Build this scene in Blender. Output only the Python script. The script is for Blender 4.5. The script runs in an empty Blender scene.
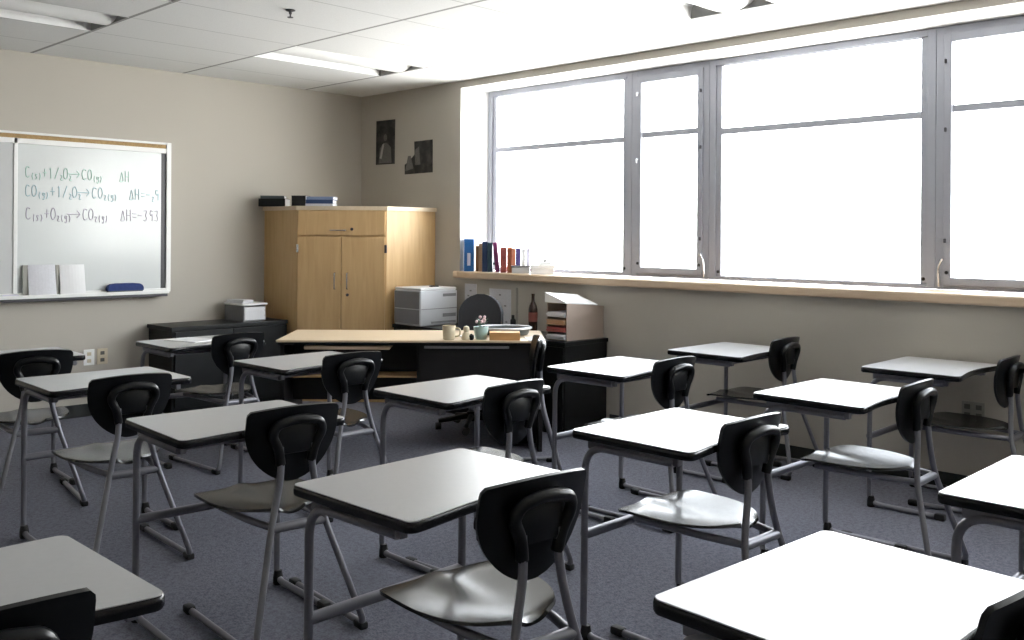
import bpy, bmesh, math, random
from mathutils import Vector, Matrix
random.seed(4)
PI = math.pi
COL = bpy.context.scene.collection

# ------------------------------------------------------------------ room dimensions (metres)
WX = 5.71      # window wall, inner face
WY = 7.695     # whiteboard wall, inner face
CH = 2.819     # ceiling height
LX = -2.4      # left wall
BY = -1.7      # rear wall
GX = 6.06      # glazing plane (back of the deep window reveal)
OPY0, OPY1 = -0.80, 6.24      # window opening along y
OPZ0, OPZ1 = 1.075, 2.757

# ------------------------------------------------------------------ materials
def mat(name, color, rough=0.5, metal=0.0, spec=0.5, coat=0.0, noise=None, bump=None):
    m = bpy.data.materials.new(name); m.use_nodes = True
    nt = m.node_tree; b = nt.nodes['Principled BSDF']
    b.inputs['Base Color'].default_value = (*color, 1)
    b.inputs['Roughness'].default_value = rough
    b.inputs['Metallic'].default_value = metal
    b.inputs['Specular IOR Level'].default_value = spec
    b.inputs['Coat Weight'].default_value = coat
    if noise or bump:
        tc = nt.nodes.new('ShaderNodeTexCoord')
    if noise:                      # (scale, amount, detail)
        n = nt.nodes.new('ShaderNodeTexNoise'); n.inputs['Scale'].default_value = noise[0]
        n.inputs['Detail'].default_value = noise[2] if len(noise) > 2 else 4
        nt.links.new(tc.outputs['Object'], n.inputs['Vector'])
        mix = nt.nodes.new('ShaderNodeMix'); mix.data_type = 'RGBA'
        a = noise[1]
        mix.inputs[6].default_value = (*[max(0, c * (1 - a)) for c in color], 1)
        mix.inputs[7].default_value = (*[min(1, c * (1 + a)) for c in color], 1)
        nt.links.new(n.outputs['Fac'], mix.inputs[0])
        nt.links.new(mix.outputs[2], b.inputs['Base Color'])
    if bump:                       # (scale, strength)
        n2 = nt.nodes.new('ShaderNodeTexNoise'); n2.inputs['Scale'].default_value = bump[0]
        n2.inputs['Detail'].default_value = 3
        nt.links.new(tc.outputs['Object'], n2.inputs['Vector'])
        bp = nt.nodes.new('ShaderNodeBump'); bp.inputs['Strength'].default_value = bump[1]
        bp.inputs['Distance'].default_value = 0.003
        nt.links.new(n2.outputs['Fac'], bp.inputs['Height'])
        nt.links.new(bp.outputs['Normal'], b.inputs['Normal'])
    return m

def wood_mat(name, c1, c2, scale=(1.5, 14, 14), rough=0.45):
    m = mat(name, c1, rough)
    nt = m.node_tree; b = nt.nodes['Principled BSDF']
    tc = nt.nodes.new('ShaderNodeTexCoord'); mp = nt.nodes.new('ShaderNodeMapping')
    mp.inputs['Scale'].default_value = scale
    n = nt.nodes.new('ShaderNodeTexNoise'); n.inputs['Scale'].default_value = 3; n.inputs['Detail'].default_value = 8
    n.inputs['Distortion'].default_value = 0.6
    r = nt.nodes.new('ShaderNodeValToRGB')
    r.color_ramp.elements[0].position = 0.3; r.color_ramp.elements[0].color = (*c1, 1)
    r.color_ramp.elements[1].position = 0.75; r.color_ramp.elements[1].color = (*c2, 1)
    nt.links.new(tc.outputs['Object'], mp.inputs['Vector']); nt.links.new(mp.outputs['Vector'], n.inputs['Vector'])
    nt.links.new(n.outputs['Fac'], r.inputs['Fac']); nt.links.new(r.outputs['Color'], b.inputs['Base Color'])
    return m

M = {}
M['laminate'] = mat('desk_laminate', (0.44, 0.44, 0.447), 0.30, noise=(60, 0.05), spec=0.6)
M['edge'] = mat('black_edge_plastic', (0.006, 0.006, 0.008), 0.26, spec=0.4)
M['tube'] = mat('grey_painted_steel', (0.20, 0.20, 0.225), 0.38, metal=0.45)
M['shell'] = mat('black_chair_plastic', (0.0035, 0.004, 0.005), 0.30, spec=0.32, bump=(900, 0.05))
M['seat'] = mat('charcoal_seat_plastic', (0.020, 0.020, 0.020), 0.24, spec=0.5, bump=(700, 0.04))
M['rubber'] = mat('black_rubber', (0.008, 0.008, 0.009), 0.6)
M['wall'] = mat('beige_wall_paint', (0.445, 0.415, 0.365), 0.85, noise=(1.2, 0.03), bump=(160, 0.10))
M['reveal'] = mat('white_reveal_paint', (0.80, 0.80, 0.79), 0.7, noise=(3, 0.02))
M['base'] = mat('dark_vinyl_base', (0.018, 0.021, 0.020), 0.5, noise=(5, 0.1))
M['alu'] = mat('anodised_window_frame', (0.33, 0.34, 0.385), 0.45, metal=0.2, noise=(8, 0.04))
M['white_metal'] = mat('white_enamel', (0.78, 0.78, 0.77), 0.4, noise=(5, 0.02))
M['board'] = mat('whiteboard_enamel', (0.62, 0.645, 0.645), 0.16, noise=(1.4, 0.05))
M['board_grey'] = mat('whiteboard_grey', (0.50, 0.51, 0.515), 0.25, noise=(1.4, 0.05))
M['cork'] = mat('cork_strip', (0.36, 0.24, 0.11), 0.9, noise=(60, 0.3))
M['dark_strip'] = mat('dark_metal_and_gap_shade', (0.045, 0.042, 0.05), 0.5, noise=(10, 0.1))
M['ink_green'] = mat('green_marker_ink', (0.40, 0.60, 0.53), 0.6, noise=(30, 0.2))
M['ink_teal'] = mat('blue_marker_ink', (0.38, 0.54, 0.59), 0.6, noise=(30, 0.2))
M['ink_purple'] = mat('purple_marker_ink', (0.46, 0.43, 0.52), 0.6, noise=(30, 0.2))
M['maple'] = wood_mat('maple_veneer', (0.50, 0.325, 0.15), (0.59, 0.40, 0.20), (9, 9, 0.8))
M['maple_top'] = wood_mat('maple_edge_board', (0.60, 0.49, 0.34), (0.68, 0.57, 0.42), (1, 10, 10))
M['sill'] = wood_mat('sill_maple', (0.55, 0.41, 0.28), (0.66, 0.52, 0.38), (10, 1, 10), 0.35)
M['deskwood'] = wood_mat('desk_maple', (0.60, 0.46, 0.31), (0.68, 0.55, 0.39), (1, 12, 12), 0.4)
M['black_lam'] = mat('black_laminate', (0.008, 0.009, 0.010), 0.42, spec=0.3, noise=(20, 0.15))
M['panel_dark'] = mat('dark_charcoal_panel', (0.012, 0.011, 0.012), 0.5, spec=0.3, noise=(20, 0.15))
M['paper'] = mat('white_paper', (0.76, 0.76, 0.77), 0.7, noise=(40, 0.03))
M['paper_grey'] = mat('printed_page', (0.62, 0.62, 0.66), 0.7, noise=(70, 0.12))
M['printer'] = mat('printer_plastic', (0.55, 0.56, 0.58), 0.45, noise=(6, 0.03))
M['printer_dark'] = mat('printer_grey_vent', (0.22, 0.22, 0.23), 0.5, noise=(6, 0.05))
M['fabric'] = mat('charcoal_fabric', (0.035, 0.036, 0.042), 0.9, noise=(150, 0.3), bump=(400, 0.3))
M['carton'] = mat('taupe_cardboard', (0.34, 0.27, 0.225), 0.8, noise=(14, 0.06))
M['cream'] = mat('cream_ceramic', (0.66, 0.58, 0.42), 0.4, noise=(9, 0.06))
M['teal'] = mat('pale_teal_ceramic', (0.40, 0.56, 0.54), 0.4, noise=(9, 0.08))
M['pink'] = mat('pale_pink_petal', (0.62, 0.45, 0.46), 0.6, noise=(60, 0.25))
M['leaf'] = mat('dull_green_leaf', (0.10, 0.17, 0.10), 0.6, noise=(40, 0.3))
M['orange'] = mat('orange_box_card', (0.56, 0.30, 0.11), 0.6, noise=(12, 0.06))
M['traydark'] = mat('dark_green_grey_plastic', (0.07, 0.085, 0.085), 0.3, noise=(8, 0.1))
M['silver'] = mat('brushed_silver', (0.50, 0.50, 0.52), 0.35, metal=0.8, noise=(30, 0.05))
M['blue'] = mat('royal_blue_cover', (0.012, 0.105, 0.33), 0.4, noise=(10, 0.08))
M['navy'] = mat('navy_cover', (0.022, 0.045, 0.12), 0.5, noise=(10, 0.1))
M['slate'] = mat('slate_teal_cover', (0.035, 0.085, 0.12), 0.5, noise=(10, 0.1))
M['brown'] = mat('brown_cover', (0.25, 0.12, 0.05), 0.5, noise=(10, 0.15))
M['tan'] = mat('tan_cover', (0.50, 0.31, 0.18), 0.5, noise=(10, 0.1))
M['purple'] = mat('plum_cover', (0.18, 0.02, 0.11), 0.5, noise=(10, 0.1))
M['red'] = mat('faded_red_cover', (0.40, 0.10, 0.09), 0.5, noise=(12, 0.18))
M['rust'] = mat('rust_cover', (0.50, 0.16, 0.08), 0.5, noise=(12, 0.15))
M['violet'] = mat('indigo_cover', (0.07, 0.05, 0.20), 0.5, noise=(12, 0.15))
M['bluegrey'] = mat('blue_grey_cover', (0.20, 0.26, 0.40), 0.5, noise=(12, 0.08))
M['lilac'] = mat('pale_lilac_cover', (0.66, 0.64, 0.76), 0.5, noise=(12, 0.06))
M['bottle'] = mat('dark_brown_bottle', (0.035, 0.018, 0.014), 0.2, noise=(8, 0.2))
M['label_red'] = mat('dull_red_label', (0.20, 0.055, 0.045), 0.6, noise=(20, 0.2))
M['almond'] = mat('almond_plate', (0.56, 0.49, 0.36), 0.5, noise=(9, 0.04))
M['greyplate'] = mat('grey_plate', (0.30, 0.29, 0.26), 0.5, noise=(9, 0.05))
M['slot'] = mat('socket_dark', (0.10, 0.095, 0.085), 0.6, noise=(9, 0.05))
M['chrome'] = mat('chrome_pull', (0.55, 0.55, 0.56), 0.25, metal=0.9, noise=(9, 0.03))
M['fixture'] = mat('white_fixture_enamel', (0.82, 0.82, 0.81), 0.5, noise=(6, 0.02))
M['fixture_end'] = mat('grey_fixture_endplate', (0.30, 0.30, 0.29), 0.6, noise=(6, 0.05))
M['bluefelt'] = mat('blue_felt', (0.015, 0.035, 0.15), 0.8, noise=(60, 0.3))

# carpet: grey-blue loop pile
def carpet():
    m = mat('loop_carpet', (0.10, 0.10, 0.12), 0.95, spec=0.15)
    nt = m.node_tree; b = nt.nodes['Principled BSDF']
    tc = nt.nodes.new('ShaderNodeTexCoord')
    v = nt.nodes.new('ShaderNodeTexVoronoi'); v.inputs['Scale'].default_value = 130
    n = nt.nodes.new('ShaderNodeTexNoise'); n.inputs['Scale'].default_value = 45; n.inputs['Detail'].default_value = 6
    nl = nt.nodes.new('ShaderNodeTexNoise'); nl.inputs['Scale'].default_value = 1.3
    for x in (v, n, nl): nt.links.new(tc.outputs['Object'], x.inputs['Vector'])
    a = nt.nodes.new('ShaderNodeMath'); a.operation = 'MULTIPLY_ADD'
    nt.links.new(v.outputs['Distance'], a.inputs[0]); a.inputs[1].default_value = 0.5
    nt.links.new(n.outputs['Fac'], a.inputs[2])
    a2 = nt.nodes.new('ShaderNodeMath'); a2.operation = 'MULTIPLY_ADD'
    nt.links.new(nl.outputs['Fac'], a2.inputs[0]); a2.inputs[1].default_value = 0.2
    nt.links.new(a.outputs[0], a2.inputs[2])
    r = nt.nodes.new('ShaderNodeValToRGB')
    r.color_ramp.elements[0].position = 0.45; r.color_ramp.elements[0].color = (0.073, 0.075, 0.097, 1)
    r.color_ramp.elements[1].position = 1.05 if False else 1.0; r.color_ramp.elements[1].color = (0.172, 0.176, 0.215, 1)
    nt.links.new(a2.outputs[0], r.inputs['Fac']); nt.links.new(r.outputs['Color'], b.inputs['Base Color'])
    bp = nt.nodes.new('ShaderNodeBump'); bp.inputs['Strength'].default_value = 0.5; bp.inputs['Distance'].default_value = 0.004
    nt.links.new(v.outputs['Distance'], bp.inputs['Height']); nt.links.new(bp.outputs['Normal'], b.inputs['Normal'])
    return m
M['carpet'] = carpet()

# suspended ceiling: panels with T-bar lines at the real grid spacing, plain board along the windows
def ceiling_mat():
    m = mat('acoustic_ceiling', (0.74, 0.74, 0.73), 0.9, spec=0.2)
    nt = m.node_tree; b = nt.nodes['Principled BSDF']
    L = nt.links.new
    tc = nt.nodes.new('ShaderNodeTexCoord'); sx = nt.nodes.new('ShaderNodeSeparateXYZ'); L(tc.outputs['Object'], sx.inputs[0])
    def mth(op, a, bb=None):
        n = nt.nodes.new('ShaderNodeMath'); n.operation = op
        for i, v in enumerate((a, bb)):
            if v is None: continue
            if hasattr(v, 'is_linked'): L(v, n.inputs[i])
            else: n.inputs[i].default_value = v
        return n.outputs[0]
    def line(src, origin, pitch, half):
        s = mth('SUBTRACT', src, origin); s = mth('DIVIDE', s, pitch)
        f = mth('ABSOLUTE', mth('SUBTRACT', s, mth('ROUND', s)))
        return mth('LESS_THAN', f, half / pitch)
    rail = line(sx.outputs[0], 2.615, 1.222, 0.013)
    cross = line(sx.outputs[1], 6.575, 0.61, 0.006)
    tiles = mth('LESS_THAN', sx.outputs[0], 5.08)
    rail = mth('MULTIPLY', rail, tiles); cross = mth('MULTIPLY', cross, tiles)
    n = nt.nodes.new('ShaderNodeTexNoise'); n.inputs['Scale'].default_value = 120; n.inputs['Detail'].default_value = 5
    L(tc.outputs['Object'], n.inputs['Vector'])
    m0 = nt.nodes.new('ShaderNodeMix'); m0.data_type = 'RGBA'
    m0.inputs[6].default_value = (0.66, 0.66, 0.65, 1); m0.inputs[7].default_value = (0.80, 0.80, 0.79, 1)
    L(n.outputs['Fac'], m0.inputs[0])
    m1 = nt.nodes.new('ShaderNodeMix'); m1.data_type = 'RGBA'; L(m0.outputs[2], m1.inputs[6]); m1.inputs[7].default_value = (0.50, 0.50, 0.49, 1); L(cross, m1.inputs[0])
    m2 = nt.nodes.new('ShaderNodeMix'); m2.data_type = 'RGBA'; L(m1.outputs[2], m2.inputs[6]); m2.inputs[7].default_value = (0.30, 0.30, 0.29, 1); L(rail, m2.inputs[0])
    L(m2.outputs[2], b.inputs['Base Color'])
    return m
M['ceiling'] = ceiling_mat()

def glass():
    m = bpy.data.materials.new('window_glass'); m.use_nodes = True; nt = m.node_tree; nt.nodes.clear()
    o = nt.nodes.new('ShaderNodeOutputMaterial'); t = nt.nodes.new('ShaderNodeBsdfTransparent'); g = nt.nodes.new('ShaderNodeBsdfGlossy')
    t.inputs[0].default_value = (0.95, 0.96, 0.955, 1); g.inputs['Roughness'].default_value = 0.02
    lw = nt.nodes.new('ShaderNodeLayerWeight'); lw.inputs['Blend'].default_value = .5
    pw = nt.nodes.new('ShaderNodeMath'); pw.operation = 'POWER'; nt.links.new(lw.outputs['Facing'], pw.inputs[0]); pw.inputs[1].default_value = 5.0
    f = nt.nodes.new('ShaderNodeMath'); f.operation = 'MULTIPLY_ADD'; nt.links.new(pw.outputs[0], f.inputs[0]); f.inputs[1].default_value = .5; f.inputs[2].default_value = .04
    mx = nt.nodes.new('ShaderNodeMixShader')
    nt.links.new(f.outputs[0], mx.inputs[0]); nt.links.new(t.outputs[0], mx.inputs[1]); nt.links.new(g.outputs[0], mx.inputs[2])
    nt.links.new(mx.outputs[0], o.inputs[0])
    return m
M['glass'] = glass()

# black and white photograph prints (abstract tones only)
def photo_mat(name, seed):
    m = mat(name, (0.05, 0.05, 0.05), 0.45)
    nt = m.node_tree; b = nt.nodes['Principled BSDF']
    tc = nt.nodes.new('ShaderNodeTexCoord'); mp = nt.nodes.new('ShaderNodeMapping'); mp.inputs['Location'].default_value = (seed, seed * 2, seed)
    n = nt.nodes.new('ShaderNodeTexNoise'); n.inputs['Scale'].default_value = 14; n.inputs['Detail'].default_value = 5
    r = nt.nodes.new('ShaderNodeValToRGB')
    r.color_ramp.elements[0].position = 0.42; r.color_ramp.elements[0].color = (0.006, 0.006, 0.006, 1)
    r.color_ramp.elements[1].position = 0.85; r.color_ramp.elements[1].color = (0.075, 0.07, 0.065, 1)
    nt.links.new(tc.outputs['Object'], mp.inputs[0]); nt.links.new(mp.outputs[0], n.inputs['Vector'])
    nt.links.new(n.outputs['Fac'], r.inputs['Fac']); nt.links.new(r.outputs['Color'], b.inputs['Base Color'])
    return m
M['photo'] = photo_mat('monochrome_print', 3.1)
M['photo_light'] = mat('print_highlight', (0.42, 0.40, 0.37), 0.5, noise=(60, 0.45))
M['photo_mid'] = mat('print_midtone', (0.12, 0.115, 0.108), 0.5, noise=(60, 0.5))

# ------------------------------------------------------------------ mesh helpers
def obj(name, bm, m, parent=None, smooth=False):
    me = bpy.data.meshes.new(name); bmesh.ops.recalc_face_normals(bm, faces=bm.faces[:]); bm.to_mesh(me); bm.free()
    if smooth:
        for p in me.polygons: p.use_smooth = True
        try: me.set_sharp_from_angle(angle=math.radians(40))
        except Exception: pass
    o = bpy.data.objects.new(name, me); COL.objects.link(o)
    for mm in (m if isinstance(m, (list, tuple)) else [m]):
        me.materials.append(M[mm])
    if parent: o.parent = parent
    return o

def thing(name, label, cat, loc=(0, 0, 0), rz=0.0, group=None):
    o = bpy.data.objects.new(name, None); COL.objects.link(o)
    o.empty_display_size = 0.1
    o.location = loc; o.rotation_euler = (0, 0, rz)
    o['label'] = label; o['category'] = cat
    if group: o['group'] = group
    return o
def tag(o, label, cat, group=None):
    o['label'] = label; o['category'] = cat
    if group: o['group'] = group
    return o
def struct(o, label=None, cat=None):
    o['kind'] = 'structure'
    if label: o['label'] = label
    if cat: o['category'] = cat
    return o

def box(bm, x0, x1, y0, y1, z0, z1, bev=0.0, mat_i=0, xf=None):
    r = bmesh.ops.create_cube(bm, size=1.0)
    vs = r['verts']
    for v in vs:
        v.co = Vector(((x0 + x1) / 2 + v.co.x * (x1 - x0), (y0 + y1) / 2 + v.co.y * (y1 - y0), (z0 + z1) / 2 + v.co.z * (z1 - z0)))
    fs = set(f for v in vs for f in v.link_faces)
    if bev > 0:
        es = list(set(e for v in vs for e in v.link_edges))
        g = bmesh.ops.bevel(bm, geom=es, offset=bev, segments=2, affect='EDGES', profile=0.5)
        fs = set(f for f in g['faces']) | set(f for f in fs if f.is_valid)
        vs = list(set(v for f in fs for v in f.verts))
    for f in fs: f.material_index = mat_i
    if xf is not None:
        for v in vs: v.co = xf @ v.co
    return vs

def fillet(pts, r, n=6):
    pts = [Vector(p) for p in pts]; out = [pts[0]]
    for i in range(1, len(pts) - 1):
        a, b, c = pts[i - 1], pts[i], pts[i + 1]
        d1 = (a - b); d2 = (c - b); rr = r[i - 1] if isinstance(r, (list, tuple)) else r
        t = min(rr, d1.length * 0.48, d2.length * 0.48)
        p1 = b + d1.normalized() * t; p2 = b + d2.normalized() * t
        for k in range(n + 1):
            s = k / n
            out.append((1 - s) ** 2 * p1 + 2 * s * (1 - s) * b + s * s * p2)
    out.append(pts[-1]); return out

def tube(bm, pts, r, seg=10, cap=True, flat=1.0):
    pts = [Vector(p) for p in pts]
    rings = []; up = None
    for i, p in enumerate(pts):
        t = (pts[min(i + 1, len(pts) - 1)] - pts[max(i - 1, 0)]).normalized()
        if up is None:
            up = Vector((0, 0, 1)) if abs(t.z) < 0.9 else Vector((0, 1, 0))
        s = t.cross(up).normalized(); up = s.cross(t).normalized()
        rr = r[i] if isinstance(r, (list, tuple)) else r
        rings.append([bm.verts.new(p + s * math.cos(2 * PI * k / seg) * rr + up * math.sin(2 * PI * k / seg) * rr * flat) for k in range(seg)])
    for a, b in zip(rings[:-1], rings[1:]):
        for k in range(seg):
            bm.faces.new((a[k], a[(k + 1) % seg], b[(k + 1) % seg], b[k]))
    if cap:
        bm.faces.new(rings[0][::-1]); bm.faces.new(rings[-1])
    return rings

def lathe(bm, prof, cx=0, cy=0, seg=20, sx=1.0, sy=1.0):
    rings = []
    for (r, z) in prof:
        rings.append([bm.verts.new((cx + max(r, 1e-4) * sx * math.cos(2 * PI * k / seg), cy + max(r, 1e-4) * sy * math.sin(2 * PI * k / seg), z)) for k in range(seg)])
    for a, b in zip(rings[:-1], rings[1:]):
        for k in range(seg):
            bm.faces.new((a[k], a[(k + 1) % seg], b[(k + 1) % seg], b[k]))
    bm.faces.new(rings[0][::-1]); bm.faces.new(rings[-1])

def loft(bm, rings, cap=True):
    """rings: lists of equally many points"""
    vr = [[bm.verts.new(p) for p in r] for r in rings]
    n = len(vr[0])
    for a, b in zip(vr[:-1], vr[1:]):
        for k in range(n):
            bm.faces.new((a[k], a[(k + 1) % n], b[(k + 1) % n], b[k]))
    if cap:
        bm.faces.new(vr[0][::-1]); bm.faces.new(vr[-1])

def shell(bm, grid, th):
    """closed shell of thickness th behind a grid of points (rows of equal length)"""
    R, C = len(grid), len(grid[0]); nrm = []
    for i in range(R):
        row = []
        for j in range(C):
            du = grid[i][min(j + 1, C - 1)] - grid[i][max(j - 1, 0)]
            dv = grid[min(i + 1, R - 1)][j] - grid[max(i - 1, 0)][j]
            row.append(du.cross(dv).normalized())
        nrm.append(row)
    F = [[bm.verts.new(grid[i][j]) for j in range(C)] for i in range(R)]
    B = [[bm.verts.new(grid[i][j] + nrm[i][j] * th) for j in range(C)] for i in range(R)]
    for i in range(R - 1):
        for j in range(C - 1):
            bm.faces.new((F[i][j], F[i][j + 1], F[i + 1][j + 1], F[i + 1][j]))
            bm.faces.new((B[i][j], B[i + 1][j], B[i + 1][j + 1], B[i][j + 1]))
    ring = [(0, j) for j in range(C)] + [(i, C - 1) for i in range(1, R)] + [(R - 1, j) for j in range(C - 2, -1, -1)] + [(i, 0) for i in range(R - 2, 0, -1)]
    for k in range(len(ring)):
        a, b = ring[k], ring[(k + 1) % len(ring)]
        bm.faces.new((F[a[0]][a[1]], B[a[0]][a[1]], B[b[0]][b[1]], F[b[0]][b[1]]))

def dup(root, loc, rz, label, group=None):
    r = root.copy(); COL.objects.link(r); r.location = loc; r.rotation_euler = (0, 0, rz)
    r['label'] = label
    if group: r['group'] = group
    for ch in list(root.children):
        c = ch.copy(); COL.objects.link(c); c.parent = r
        for g in ch.children:
            d = g.copy(); COL.objects.link(d); d.parent = c
    return r

NB = bmesh.new

# ------------------------------------------------------------------ the setting
bm = NB(); box(bm, LX - .12, WX + .5, BY - .12, WY + .12, -0.06, 0); struct(obj('floor', bm, 'carpet'))
bm = NB(); box(bm, LX - .12, WX + .5, WY, WY + 0.12, 0, CH + .3); struct(obj('wall_front', bm, 'wall'))
bm = NB(); box(bm, LX - .12, LX, BY, WY, 0, CH + .3); struct(obj('wall_left', bm, 'wall'))
bm = NB(); box(bm, LX - .12, WX + .5, BY - .12, BY, 0, CH + .3); struct(obj('wall_back', bm, 'wall'))
# window wall: four solid pieces of one wall around the deep opening; reveal faces white
bm = NB()
box(bm, WX, GX + .06, BY, WY, 0, OPZ0)
box(bm, WX, GX + .06, BY, WY, OPZ1, CH + .3)
box(bm, WX, GX + .06, OPY1, WY, OPZ0, OPZ1)
box(bm, WX, GX + .06, BY, OPY0, OPZ0, OPZ1)
w = obj('wall_right', bm, ['wall', 'reveal'])
for p in w.data.polygons:
    c, n = p.center, p.normal
    if (abs(n.z) > .9 and abs(c.z - OPZ1) < 1e-3) or (abs(n.y) > .9 and (abs(c.y - OPY1) < 1e-3 or abs(c.y - OPY0) < 1e-3)):
        p.material_index = 1
struct(w)

# light fixture holes (x0, x1, y0, y1)
FIX = [(3.838, 5.058, 5.968, 6.568), (1.394, 2.614, 5.968, 6.568), (1.394, 2.614, 4.79, 5.39), (3.838, 5.058, 2.80, 3.40)]
xs = sorted(set([LX, WX] + [v for f in FIX for v in f[:2]])); ys = sorted(set([BY, WY] + [v for f in FIX for v in f[2:]]))
bm = NB()
for i in range(len(xs) - 1):
    for j in range(len(ys) - 1):
        cx, cy = (xs[i] + xs[i + 1]) / 2, (ys[j] + ys[j + 1]) / 2
        if any(f[0] < cx < f[1] and f[2] < cy < f[3] for f in FIX): continue
        box(bm, xs[i], xs[i + 1], ys[j], ys[j + 1], CH, CH + 0.02)
bmesh.ops.remove_doubles(bm, verts=bm.verts[:], dist=1e-5)
struct(obj('ceiling', bm, 'ceiling'))
bm = NB(); box(bm, LX - .12, GX + .06, BY - .12, WY + .12, CH + .3, CH + .4); struct(obj('trim_roof', bm, 'base'))

# vinyl base
bm = NB(); box(bm, LX, 3.525, WY - .008, WY, 0, .10, .002); struct(obj('baseboard_front', bm, 'base'))
bm = NB(); box(bm, WX - .008, WX, BY, 4.54, 0, .10, .002); struct(obj('baseboard_right', bm, 'base'))

# window sill board (deep, bull-nosed)
bm = NB(); box(bm, WX - .045, GX - .005, OPY0 + .002, OPY1 - .002, OPZ0 + .001, 1.137, .012)
box(bm, WX - .045, WX - .001, OPY1 - .01, OPY1 + .05, OPZ0 + .001, 1.137, .012)
struct(obj('trim_1', bm, 'sill'))

# windows: alternating wide fixed bays and narrow casements
bays = [(4.600, 6.232, 'f'), (3.887, 4.600, 'c'), (2.257, 3.887, 'f'), (1.544, 2.257, 'c'), (-0.086, 1.544, 'f'), (-0.792, -0.086, 'c')]  # last two bays lie out of view, added for their daylight
for i, (y0, y1, k) in enumerate(bays):
    w = bpy.data.objects.new('window_%d' % (i + 1), None); COL.objects.link(w); w.location = (GX, (y0 + y1) / 2, 1.138); w['kind'] = 'structure'
    h = OPZ1 - 1.138 - .002; hw = (y1 - y0) / 2
    bm = NB()
    # outer frame with a stepped profile
    fw = .052
    for (a, b) in ((-hw + .001, -hw + fw), (hw - fw, hw - .001)):
        box(bm, -.02, .05, a, b, 0, h, .003)
        box(bm, .0, .045, a * .985, b * .985, .01, h - .01, .003)
    box(bm, -.02, .05, -hw + fw, hw - fw, 0, .028, .003); box(bm, -.02, .05, -hw + fw, hw - fw, h - .045, h, .003)
    obj('frame', bm, 'alu', w)
    sz0, sz1, sw = (.075, h - .10, .098) if k == 'c' else (.030, h - .052, .096)
    bm = NB()
    x0, x1 = (-.035, .02) if k == 'c' else (-.008, .02)
    box(bm, x0, x1, -hw + fw, -hw + sw, .028, h - .045, .004); box(bm, x0, x1, hw - sw, hw - fw, .028, h - .045, .004)
    box(bm, x0, x1, -hw + sw - .002, hw - sw + .002, .028, sz0, .004); box(bm, x0, x1, -hw + sw - .002, hw - sw + .002, sz1, h - .045, .004)
    obj('sash', bm, 'alu', w)
    bm = NB(); tz = 2.225 - 1.138 + (.022 if k == 'c' else 0)
    box(bm, -.012, .02, -hw + sw - .002, hw - sw + .002, tz - .022, tz + .022, .004); obj('glazing_bar', bm, 'alu', w)
    bm = NB(); box(bm, .002, .008, -hw + sw, hw - sw, sz0 - .004, tz - .018); obj('lower_pane', bm, 'glass', w)
    bm = NB(); box(bm, .002, .008, -hw + sw, hw - sw, tz + .018, sz1 + .004); obj('upper_pane', bm, 'glass', w)
    if k == 'c':
        side = 1 if i == 1 else -1     # the casements hang alternately
        for zz in (.30, .98, 1.40):
            hy = -side * (hw - .064); bm = NB(); box(bm, -.048, -.03, hy - .006, hy + .006, zz - .013, zz + .013, .003); obj('hinge', bm, 'dark_strip', w)
        for zz in (1.44, .92):
            bm = NB(); tube(bm, fillet([(-.036, side * (hw - .07), zz), (-.055, side * (hw - .07), zz), (-.055, side * (hw - .07), zz - .03)], .012), .007, 8); obj('latch', bm, 'silver', w, True)
        bm = NB(); tube(bm, fillet([(-.034, -side * (hw - .03), .02), (-.05, -side * (hw - .03), .14), (-.055, -side * (hw - .055), .19)], .02), .008, 8); obj('crank_handle', bm, 'chrome', w, True)
    for s in (-1, 1):
        bm = NB(); lathe(bm, [(.011, 0), (.011, .006), (.004, .008)], seg=12)
        for v in bm.verts: v.co = Vector((x0 - v.co.z, s * (hw - .075) + v.co.y, sz0 + .03 + v.co.x))
        obj('weep_plug', bm, 'rubber', w)

# ------------------------------------------------------------------ student desk
DW, DL, DH = 0.655, 0.520, 0.755
def desk_outline(off=0.0, n=7):
    """outline counter-clockwise, user edge (y negative) hollowed; off moves it inwards"""
    hw, hl, r = DW / 2, DL / 2, 0.028
    pts = []
    for (cx, cy, a0) in ((hw - r, hl - r, 0), (-hw + r, hl - r, 90), (-hw + r, -hl + r, 180)):
        for k in range(n):
            a = math.radians(a0 + 90 * k / (n - 1)); pts.append((cx + math.cos(a) * (r - off), cy + math.sin(a) * (r - off)))
    m = 18
    for k in range(1, m):
        x = (-hw + r) + (2 * hw - 2 * r) * k / m
        u = x / (hw - r); pts.append((x, -hl + off + 0.032 * (1 - u * u) ** 1.5))
    for k in range(n):
        a = math.radians(270 + 90 * k / (n - 1)); pts.append((hw - r + math.cos(a) * (r - off), -hl + r + math.sin(a) * (r - off)))
    return pts

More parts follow.
